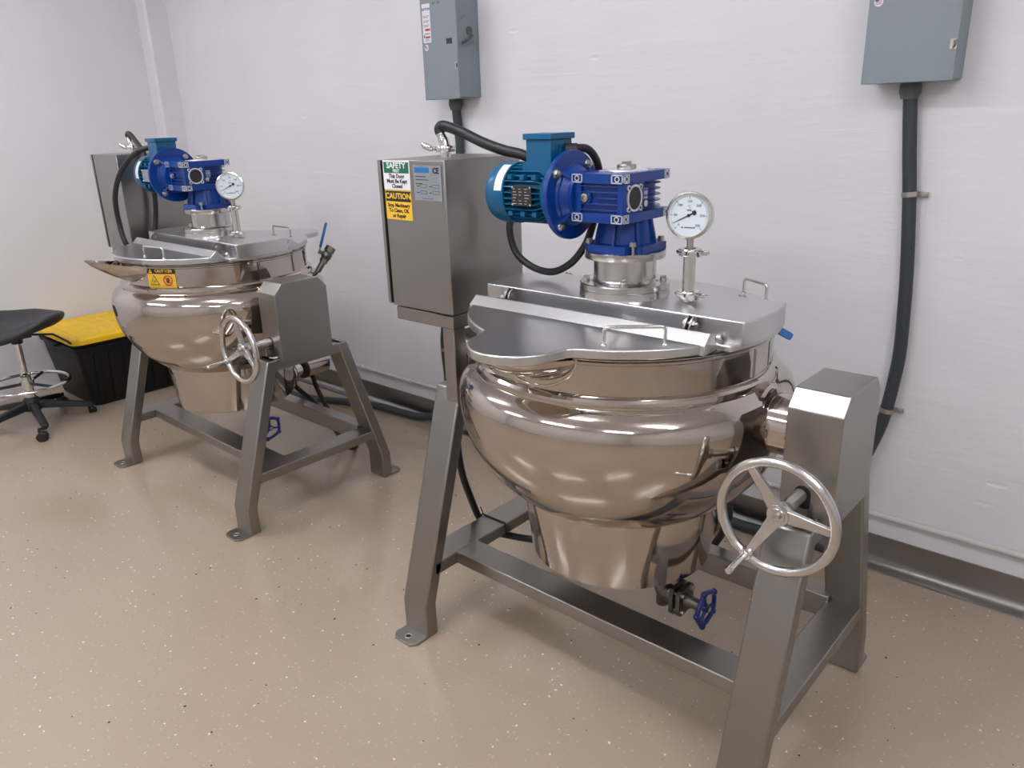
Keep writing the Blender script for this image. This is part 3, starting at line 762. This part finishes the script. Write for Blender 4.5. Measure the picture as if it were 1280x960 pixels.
    vv.lathe([(0, 0), (.017, 0), (.024, .01), (.024, .03), (.017, .042), (0, .042)], frame(A + o_ * .035, o_), 24).hexn(A + o_ * .075, o_, .024, .026)
    s_ = o_.cross(V((1, 0, 0))).normalized(); s_ = V((-.35, -.25, .85)); s_ = (s_ - o_ * s_.dot(o_)).normalized()
    B_ = A + o_ * .055
    vv.cyl(B_, B_ + s_ * .042, .008, seg=14)
    vvo = vv.build('vent_valve', T)
    B2 = B_ + s_ * .038
    ld = (V((.25, .2, .9)) if far else V((.62, .12, -.29))).normalized()
    lv = MB().m(ZINC).tube([B2 - ld * .012, B2 + ld * .03], .005, 8)
    Ml = frame(B2, ld, s_)
    lv.m(LBLUE).loft([[Ml @ V((x * w, y * w, z)) for x, y in ((-.006, -.011), (.006, -.011), (.006, .011), (-.006, .011))] for z, w in ((.022, .8), (.03, 1), (.135, 1), (.142, .75))])
    lv.build('valve_lever', vvo, bevel=.003, label='blue valve lever')
    # heater terminal housing behind the skirt
    hz_ = .408 if far else .42
    haz = rad(97 if far else 62); hu = V((math.cos(haz), math.sin(haz), 0))
    H_ = lambda r, z: V((0, AY, z)) + hu * r
    hh = MB(); M = frame(H_(.20, hz_), hu)
    hh.m(POL).lathe([(0, 0), (.072, 0), (.072, .085), (.064, .088), (.075, .09), (.075, .10), (.064, .102), (0, .102)], M, 48)
    hh.m(BLK).lathe([(0, .10), (.066, .102), (.066, .112), (.055, .118), (0, .120)], M, 40)
    if far:
        hh.m(POLC).lathe([(0, .11), (.033, .11), (.033, .195), (0, .195)], M, 36)
        hh.m(BLK).lathe([(.03, .185), (.052, .186), (.052, .202), (.03, .203)], M, 40)
        hh.m(POL).lathe([(0, .20), (.050, .20), (.052, .202), (.052, .335), (.048, .339), (0, .339)], M, 44)
    else:
        hh.m(BLK).lathe([(0, .118), (.044, .118), (.046, .122), (.046, .165), (.040, .170), (0, .170)], M, 40)
    hh.build('heater_housing', T, smooth=30)
    # supply cable down from the cabinet, tied to the cross bar, and the heater lead
    pc = MB().m(BLK).tube([(-.54, .06, 1.04), (-.54, .05, .97), (-.575, .02, .85), (-.628, -.045, .70), (-.633, -.068, .583), (-.633, -.056, .444), (-.632, -.01, .30), (-.628, .02, .225), (-.60, .045, .18), (-.52, .07, .175), (-.42, .09, .185), (-.25, .10, .22), (-.12, .06, .30), (-.08, .04, .40)], .0125, 14, smooth=6)
    pco = pc.build('supply_cable', T, smooth=60)
    tx, ty = -.57, -.06
    zt = MB().m(INK).tube([(-.645, .018, .235), (-.612, .018, .2555), (-.506, .018, .2555), (-.5035, .018, .21)], .0028, 8).tube([(-.612, .018, .256), (-.617, .012, .285)], .002, 6)
    zt.build('cable_tie', pco)
    if far:
        routes = ([H_(.31, hz_ - .05), H_(.36, .30), (.10, .345, .235), (.21, .345, .15), (.26, .37, .06), (.22, .45, .0135), (.10, .56, .0135)],
                  [H_(.45, hz_ - .045), H_(.475, .27), (.02, .46, .14), (.04, .50, .04), (.0, .58, .0135)])
    else:
        routes = ([H_(.345, hz_ - .03), (.15, .36, .32), (.06, .43, .16), (-.06, .44, .02), (-.2, .42, .014)],)
    for r0 in routes: MB().m(BLK).tube(r0, .0125, 12, smooth=6).build('heater_cable', T, smooth=60)
    return T

kettle(False, 'nearer steel tilting kettle in the foreground, its control cabinet bearing safety signs', (0, 0, 0), 0)
kettle(True, 'farther steel tilting kettle by the storage tote, yellow caution sticker on its rim', (-2.1657, 0, 0), rad(-.71))

# ------------------------------------------------------------------ disconnect boxes and conduits
def ebox(x0, x1, z0, z1, yf, label, near):
    t = thing('disconnect_box', label, 'electrical box', ((x0 + x1) / 2, YB, z0), 0, 'grey disconnect boxes on the back wall')
    off = V(t.location)
    def loc(o): o.location = -off; return o
    body = loc(MB().box(x0 + .003, x1 - .012, yf + .012, YB, z0 + .004, z1).build('enclosure', t, GREY, bevel=.004))
    d = MB().m(GREY)
    d.box(x0, x1 - .009, yf, yf + .013, z0, z1 + .002)
    d.box(x0, x0 + .003, yf, yf + .05, z0, z1 + .002).box(x0, x1 - .009, yf, yf + .05, z0, z0 + .003)
    door = loc(d.build('cover', t, bevel=.003)); door.location = -off
    M = facing((0, yf, 0), (0, -1, 0))
    def sub(mb, name, label_=None):
        o = mb.build(name, door, label=label_); return o
    zc = z0 + .135 if not near else z0 + .095
    st = MB(); cxs = x0 + .027 if not near else x0 + .026; czs = 1.898 if not near else 1.882
    M2 = M @ Matrix.Translation((cxs, czs, 0))
    r = .0125
    st.m(WHT).lathe([(0, .0006), (r, .0006), (r, 0)], M2, 32)
    st.m(INKR)
    for k in range(4): st.box(-.0095, .0095, -.0065 + k * .0036, -.0048 + k * .0036, .0006, .0008, M2)
    st.m(INKB).box(-.0095, -.001, .0005, .0075, .0008, .001, M2)
    sub(st, 'flag_sticker', 'round sticker with a small flag')
    la = MB()
    la.m(ZINC).box(-.010, .008, -.013, .014, 0, .002, M @ Matrix.Translation((x1 - .018, zc, 0))).m(INK).box(-.003, .003, -.008, .010, .002, .0026, M @ Matrix.Translation((x1 - .017, zc, 0)))
    la.m(ZINC).tube([M @ V((x1 - .020, zc - .010, .003)), M @ V((x1 - .014, zc + .006, .010)), M @ V((x1 - .012, zc + .012, .004))], .002, 8)
    sub(la, 'latch')
    sw = MB(); zs = 1.905 if not near else z1 - .23
    sw.m(NPL).box(x1 - .075, x1 - .043, zs, zs + .022, .0, .0012, M); sub(sw, 'rating_plate')
    # operating handle on the right flank
    Mr = facing((x1 - .012, (yf + YB) / 2, zs + .02), (1, 0, 0))
    hd = MB().m(GREYD).cyl(Mr @ V((0, .03, 0)), Mr @ V((0, .03, .012)), .017, seg=24)
    hd.tube([Mr @ V((.02, .012, .010)), Mr @ V((-.015, -.006, .014)), Mr @ V((-.05, -.022, .014))], .0055, 10)
    hd.m(GREY).prism([(-.055, -.03), (.04, -.01), (.05, .05), (-.02, .09), (-.06, .06)], 0, .006, Mr)
    o = hd.build('switch_handle', t, bevel=.001); o.location = -off
    if not near:
        lb_ = MB(); z1b, z0b = 2.075, 1.918; xa, xb = x0 + .010, x0 + .060
        lb_.m(WHT).box(xa, xb, z0b, z1b, 0, .0006, M)
        lb_.m(INKB).text('EATON', .0145, M @ Matrix.Translation(((xa + xb) / 2, z1b - .022, .0008)), .0002, bold=.0005)
        lb_.m(GREYD)
        for k, z in enumerate((2.026, 2.022, 2.018, 2.008, 2.004, 2.0, 1.99, 1.986, 1.982)): lb_.box(xa + .005, xb - .006 - .004 * (k % 3), z, z + .0014, .0006, .0008, M)
        lb_.m(INKR).box(xa + .014, xb - .004, 1.966, 1.975, .0006, .0008, M).box(xa + .014, xb - .004, 1.936, 1.944, .0006, .0008, M)
        lb_.m(INK).box(xa + .005, xa + .011, 1.938, 1.95, .0006, .0008, M).box(xa + .012, xb - .006, 1.953, 1.956, .0006, .0008, M)
        lb_.m(GREYD).box(xa + .012, xb - .008, 1.925, 1.927, .0006, .0008, M).box(xa + .012, xb - .012, 1.930, 1.932, .0006, .0008, M)
        sub(lb_, 'warning_label', 'white printed label')
        hw = MB().m(INK); hw.text('40 F  3/8', .013, M @ Matrix.Translation((x0 + .100, 2.072, .0003)), .0002); sub(hw, 'pen_marking', 'black pen marking')
    return t
ebox(-1.655, -1.425, 1.680, 2.095, .83, 'grey disconnect box with a long white label, high above the nearer control cabinet', False)
ebox(.262, .522, 1.658, 2.16, .85, 'grey disconnect box without a white label, high on the wall at right', True)

def conduit(pts, r, label, clips, fit=None, group='black conduits from the disconnect boxes'):
    c = MB()
    path = catmull(pts, 10)
    # fine corrugation of a flexible conduit
    dense = []
    for a, b in zip(path, path[1:]):
        n = max(1, int((b - a).length / .006))
        for k in range(n): dense.append(a + (b - a) * k / n)
    dense.append(path[-1])
    c.tube(dense, [r * (1 + (.02 if i % 2 else 0)) for i in range(len(dense))], 18)
    o = c.build('electrical_conduit', None, CON, smooth=60); tag(o, label, 'conduit', group)
    if fit:
        M = Matrix.Translation(fit)
        MB().lathe([(0, 0), (r * 1.4, 0), (r * 1.5, -.012), (r * 1.5, -.026), (r * 1.32, -.034), (r * 1.2, -.046), (0, -.046)], M, 32).build('connector', o, GREYD, smooth=35)
    for p, d in clips:
        p = V(p); M = frame(p, V(d), (0, -1, 0)); k = MB()
        k.lathe([(r * 1.05, -.008), (r * 1.16, -.008), (r * 1.16, .008), (r * 1.05, .008), (r * 1.05, -.008)], M, 28)
        k.box(p.x + r * .9, p.x + r * 1.16 + .026, p.y + r - .006, YB - .001, p.z - .008, p.z + .008)
        k.cyl((p.x + r * 1.16 + .016, p.y + r - .004, p.z), (p.x + r * 1.16 + .016, p.y + r - .014, p.z), .0075, seg=14)
        k.build('pipe_strap', o, ZINC, bevel=.001)
    return o
yc = YB - .0255
conduit([(.381, yc - .010, 1.656), (.386, yc - .003, 1.58), (.400, yc, 1.45), (.415, yc, 1.33), (.430, yc, 1.18), (.440, yc, 1.06), (.447, yc, .929), (.450, yc, .84), (.448, yc, .764), (.433, yc, .611), (.411, yc, .508), (.37, yc, .38), (.31, yc, .22), (.23, yc - .012, .10), (.12, yc - .03, .034), (.0, .895, .026), (-.14, .895, .026), (-.30, .86, .026), (-.40, .74, .026), (-.36, .60, .026)],
        .0205, 'black flexible conduit hanging from the right-hand disconnect box', [((.415, yc, 1.33), (.1, 0, -1)), ((.433, yc, .611), (-.15, 0, -1))], (.381, yc - .010, 1.658))
conduit([(-1.570, yc - .010, 1.678), (-1.568, yc - .003, 1.56), (-1.566, yc, 1.44), (-1.60, yc, 1.15), (-1.69, yc, .80), (-1.745, yc, .55), (-1.752, yc, .45), (-1.742, yc, .28), (-1.75, yc, .16), (-1.82, yc - .012, .07), (-1.95, yc - .03, .030), (-2.10, .90, .026), (-2.276, .885, .026), (-2.5, .815, .026), (-2.70, .735, .026), (-2.95, .69, .026), (-3.15, .66, .026)],
        .0205, 'black flexible conduit dropping behind the nearer cabinet and along the floor', [((-1.59, yc, 1.22), (-.1, 0, -1)), ((-1.752, yc, .45), (0, 0, -1))], (-1.570, yc - .010, 1.680))
# painted pipe along the wall
wp = MB().cyl((-4.23, YB - .012, .206), (XR, YB - .012, .206), .0105, seg=20)
for x in (-2.28, -2.62, -.3, 1.6):
    wp.cyl((x - .028, YB - .012, .206), (x + .028, YB - .012, .206), .0135, seg=20)
wpo = tag(wp.build('wall_pipe', None, WPAINT, smooth=40), 'thin white painted pipe running along the back wall above the steel base', 'pipe')
for x in (-2.50, -2.05, -1.0, 0.1, 1.2):
    MB().box(x - .007, x + .007, YB - .026, YB, .192, .22).build('pipe_clip', wpo, WPAINT, bevel=.003)

# ------------------------------------------------------------------ storage tote
def rrect(x0, x1, y0, y1, r, n=6):
    out = []
    for cx, cy, a in ((x1 - r, y1 - r, 0), (x0 + r, y1 - r, PI / 2), (x0 + r, y0 + r, PI), (x1 - r, y0 + r, 1.5 * PI)):
        out += [(cx + r * math.cos(a + PI / 2 * k / n), cy + r * math.sin(a + PI / 2 * k / n)) for k in range(n + 1)]
    return out
tx0, tx1, ty0, ty1 = -4.325, -3.665, -.205, .60
tote = thing('storage_tote', 'black storage tote with a yellow lid against the left wall', 'storage box', ((tx0 + tx1) / 2, (ty0 + ty1) / 2, 0))
tl = -V(tote.location)
tbm = MB()
tbm.loft([[(x, y, z) for x, y in rrect(tx0 + i, tx1 - i, ty0 + i, ty1 - i, .05)] for z, i in ((0, .078), (.012, .068), (.355, .028), (.357, .014), (.385, .012), (.387, .020), (.412, .018))])
for k in range(7):                                             # moulded ribs on the long and short sides
    y = ty0 + .12 + k * .085
    tbm.loft([[(tx1 - .07, y - .012, .02), (tx1 - .060, y - .012, .02), (tx1 - .060, y + .012, .02), (tx1 - .07, y + .012, .02)], [(tx1 - .035, y - .012, .33), (tx1 - .025, y - .012, .33), (tx1 - .025, y + .012, .33), (tx1 - .035, y + .012, .33)]])
o = tbm.build('body', tote, BIN, smooth=35); o.location = tl
tlm = MB()
tlm.loft([[(x, y, z) for x, y in rrect(tx0 + i, tx1 - i, ty0 + i, ty1 - i, .06 - i * .4)] for z, i in ((.406, .004), (.408, .0), (.432, .002), (.438, .008), (.440, .030), (.424, .042), (.424, .070))], cap=False)
tlm.loft([[(x, y, z) for x, y in rrect(tx0 + i, tx1 - i, ty0 + i, ty1 - i, .03)] for z, i in ((.424, .070), (.436, .078), (.4365, .085))])
for i in range(3):
    for j in range(5):                                         # waffle pattern
        a, b = tx0 + .105 + i * .155, ty0 + .105 + j * .120
        tlm.loft([[(x, y, z) for x, y in rrect(a + q, a + .140 - q, b + q, b + .106 - q, .015, 3)] for z, q in ((.436, 0), (.4415, .006))])
o = tlm.build('lid', tote, LIDY, smooth=35); o.location = tl
for y, s in ((ty0 + .02, -1), (ty1 - .02, 1)):
    xm = (tx0 + tx1) / 2
    h = MB().tube(fillet([(xm - .085, y, .390), (xm - .085, y + s * .035, .383), (xm + .085, y + s * .035, .383), (xm + .085, y, .390)], .02, 5), .011, 10)
    h.box(xm - .085, xm + .085, y + s * .0, y + s * .03, .383, .393)
    o = h.build('handle', tote, BIN, smooth=60); o.location = tl

# ------------------------------------------------------------------ stool
SX, SY = -3.735, -.46
st = thing('work_stool', 'black saddle-seat rolling stool with a chrome foot ring, at the left edge', 'stool', (SX, SY, 0))
def so(mb, name, m_=None, **k): return mb.build(name, k.pop('parent', st), m_, **k)
# seat: moulded, dished, flaring to both sides
n, mrows = 40, 14; top = []; rings = []
def seat_z(u, v):  # u across (-1..1), v front-back (-1..1)
    return .055 * (abs(u) ** 2.2) - .02 * (1 - abs(u)) * (1 - v * v) + .035 * max(0, v) ** 2 * (1 - .4 * abs(u)) - .045 * max(0, -v) ** 2.5
sa = rad(35); ca, sn = math.cos(sa), math.sin(sa)
def sp_(r, t, dz):
    u, v = r * math.cos(t), r * math.sin(t)
    ex = .275 * (1 + .05 * math.cos(2 * t)); ey = .22 * (1 - .06 * math.sin(t))
    x, y = u * ex, v * ey
    return V((ca * x - sn * y, sn * x + ca * y, .612 + seat_z(u, v) + dz))
sm = MB(); R_ = []
for r, dz in ((.12, 0), (.3, 0), (.5, 0), (.7, 0), (.85, -.001), (.94, -.006), (.985, -.015), (1.0, -.027), (.985, -.042), (.93, -.054), (.8, -.060), (.5, -.062), (.2, -.062)):
    R_.append([sp_(r, 2 * PI * k / 48, dz) for k in range(48)])
sm.loft(R_)
so(sm, 'seat', SEATM, smooth=60)
me_ = MB().m(BLKP).box(-.075, .075, -.06, .06, .515, .556).cyl((0, 0, .48), (0, 0, .53), .03, seg=24)
me_.tube([(.05, .04, .53), (.12, .15, .52), (.165, .20, .475), (.18, .215, .455)], .006, 10)
so(me_, 'seat_mechanism', bevel=.006)
so(MB().m(CHR).cyl((0, 0, .27), (0, 0, .50), .0165, seg=28).m(CHR).lathe([(0, .12), (.026, .12), (.026, .30), (.0145, .31)], None, 32), 'gas_lift', smooth=40)
fr = MB().m(CHR).torus(Matrix.Translation((0, 0, .245)), .215, .0105, 72, 12)
fr.m(CHR).lathe([(.026, .225), (.036, .225), (.036, .265), (.026, .265)], None, 28)
for a in (20, 140, 260):
    fr.m(BLKP).tube([(.034 * math.cos(rad(a)), .034 * math.sin(rad(a)), .245), (.207 * math.cos(rad(a)), .207 * math.sin(rad(a)), .245)], .0085, 10)
so(fr, 'foot_ring', smooth=60)
hb = so(MB().m(BLKP).lathe([(0, .085), (.045, .085), (.05, .095), (.042, .15), (.028, .165), (0, .165)], None, 32), 'base_hub', smooth=40)
for k in range(5):
    a = rad(72 * k - 8); c_, s_ = math.cos(a), math.sin(a)
    R3 = Matrix.Rotation(a, 4, 'Z')
    lg = MB()
    lg.loft([[R3 @ V(p) for p in q] for q in (
        [(.03, -.026, .095), (.03, .026, .095), (.03, .02, .14), (.03, -.02, .14)],
        [(.17, -.022, .078), (.17, .022, .078), (.17, .016, .112), (.17, -.016, .112)],
        [(.285, -.02, .058), (.285, .02, .058), (.285, .016, .084), (.285, -.016, .084)],
        [(.305, -.014, .058), (.305, .014, .058), (.305, .012, .078), (.305, -.012, .078)])])
    lo = so(lg, 'base_leg', BLKP, bevel=.005)
    w = MB(); yaw_ = a + rad(60 + 40 * k)
    tr_ = [(.024, -.042), (-.046, .015), (-.02, .03), (-.03, -.02), (.03, -.03)][k]; C_ = V((.295 * c_ + tr_[0], .295 * s_ + tr_[1], .026)); J_ = V((.295 * c_, .295 * s_, 0)); Rw = Matrix.Translation(C_) @ Matrix.Rotation(yaw_, 4, 'Z')
    for sgn in (-1, 1):
        w.lathe([(0, .004), (.021, .004), (.026, .007), (.026, .018), (.022, .022), (0, .023)], Rw @ frame((.012, 0, 0), (0, sgn, 0)), 28)
    w.lathe([(.022, -.02), (.029, -.02), (.029, .02), (.022, .02)], Rw @ frame((.012, 0, 0), (0, 1, 0)), 20, rad(40), rad(190))
    w.tube([C_ + V((0, 0, .012)), C_ + V((0, 0, .04)), J_ + V((0, 0, .056)), J_ + V((0, 0, .07))], .009, 10)
    so(w, 'caster', BLKP, parent=lo, smooth=40)

# ------------------------------------------------------------------ ceiling lights
def emit(name, col, s):
    m, nt, b = nodes(name)
    b.inputs['Base Color'].default_value = (.9, .9, .9, 1)
    b.inputs['Emission Color'].default_value = (*col, 1); b.inputs['Emission Strength'].default_value = s
    return m
LAMP = emit('diffuser_glow', (.965, .975, 1.04), 23.3)
for (x, y) in ((-3.0, -1.05), (-.55, -1.05), (1.9, -1.05), (-3.0, -3.1), (-.55, -3.1), (1.9, -3.1)):
    t = thing('ceiling_light', 'white fluorescent ceiling light above the frame', 'ceiling light', (x, y, H), 0, 'ceiling lights above the frame')
    f_ = MB().m(CEIL).box(-.64, .64, -.055, .055, -.16, -.125)
    for xx in (-.5, .5): f_.cyl((xx, 0, -.13), (xx, 0, 0), .006, seg=10)
    f_.build('housing', t, bevel=.004)
    d_ = MB().m(LAMP).prism([(.11 * math.cos(q), -.158 + .06 * math.sin(q)) for q in [PI + PI * k / 12 for k in range(13)]], -.61, .61, axis='x')
    d_.build('diffuser', t)

w = bpy.data.worlds.new('world'); S.world = w; w.use_nodes = True
w.node_tree.nodes['Background'].inputs['Color'].default_value = (.5, .5, .5, 1)
w.node_tree.nodes['Background'].inputs['Strength'].default_value = .1
S.view_settings.view_transform = 'Standard'; S.view_settings.look = 'None'
S.view_settings.gamma = 1; S.view_settings.use_curve_mapping = False; S.view_settings.exposure = 0
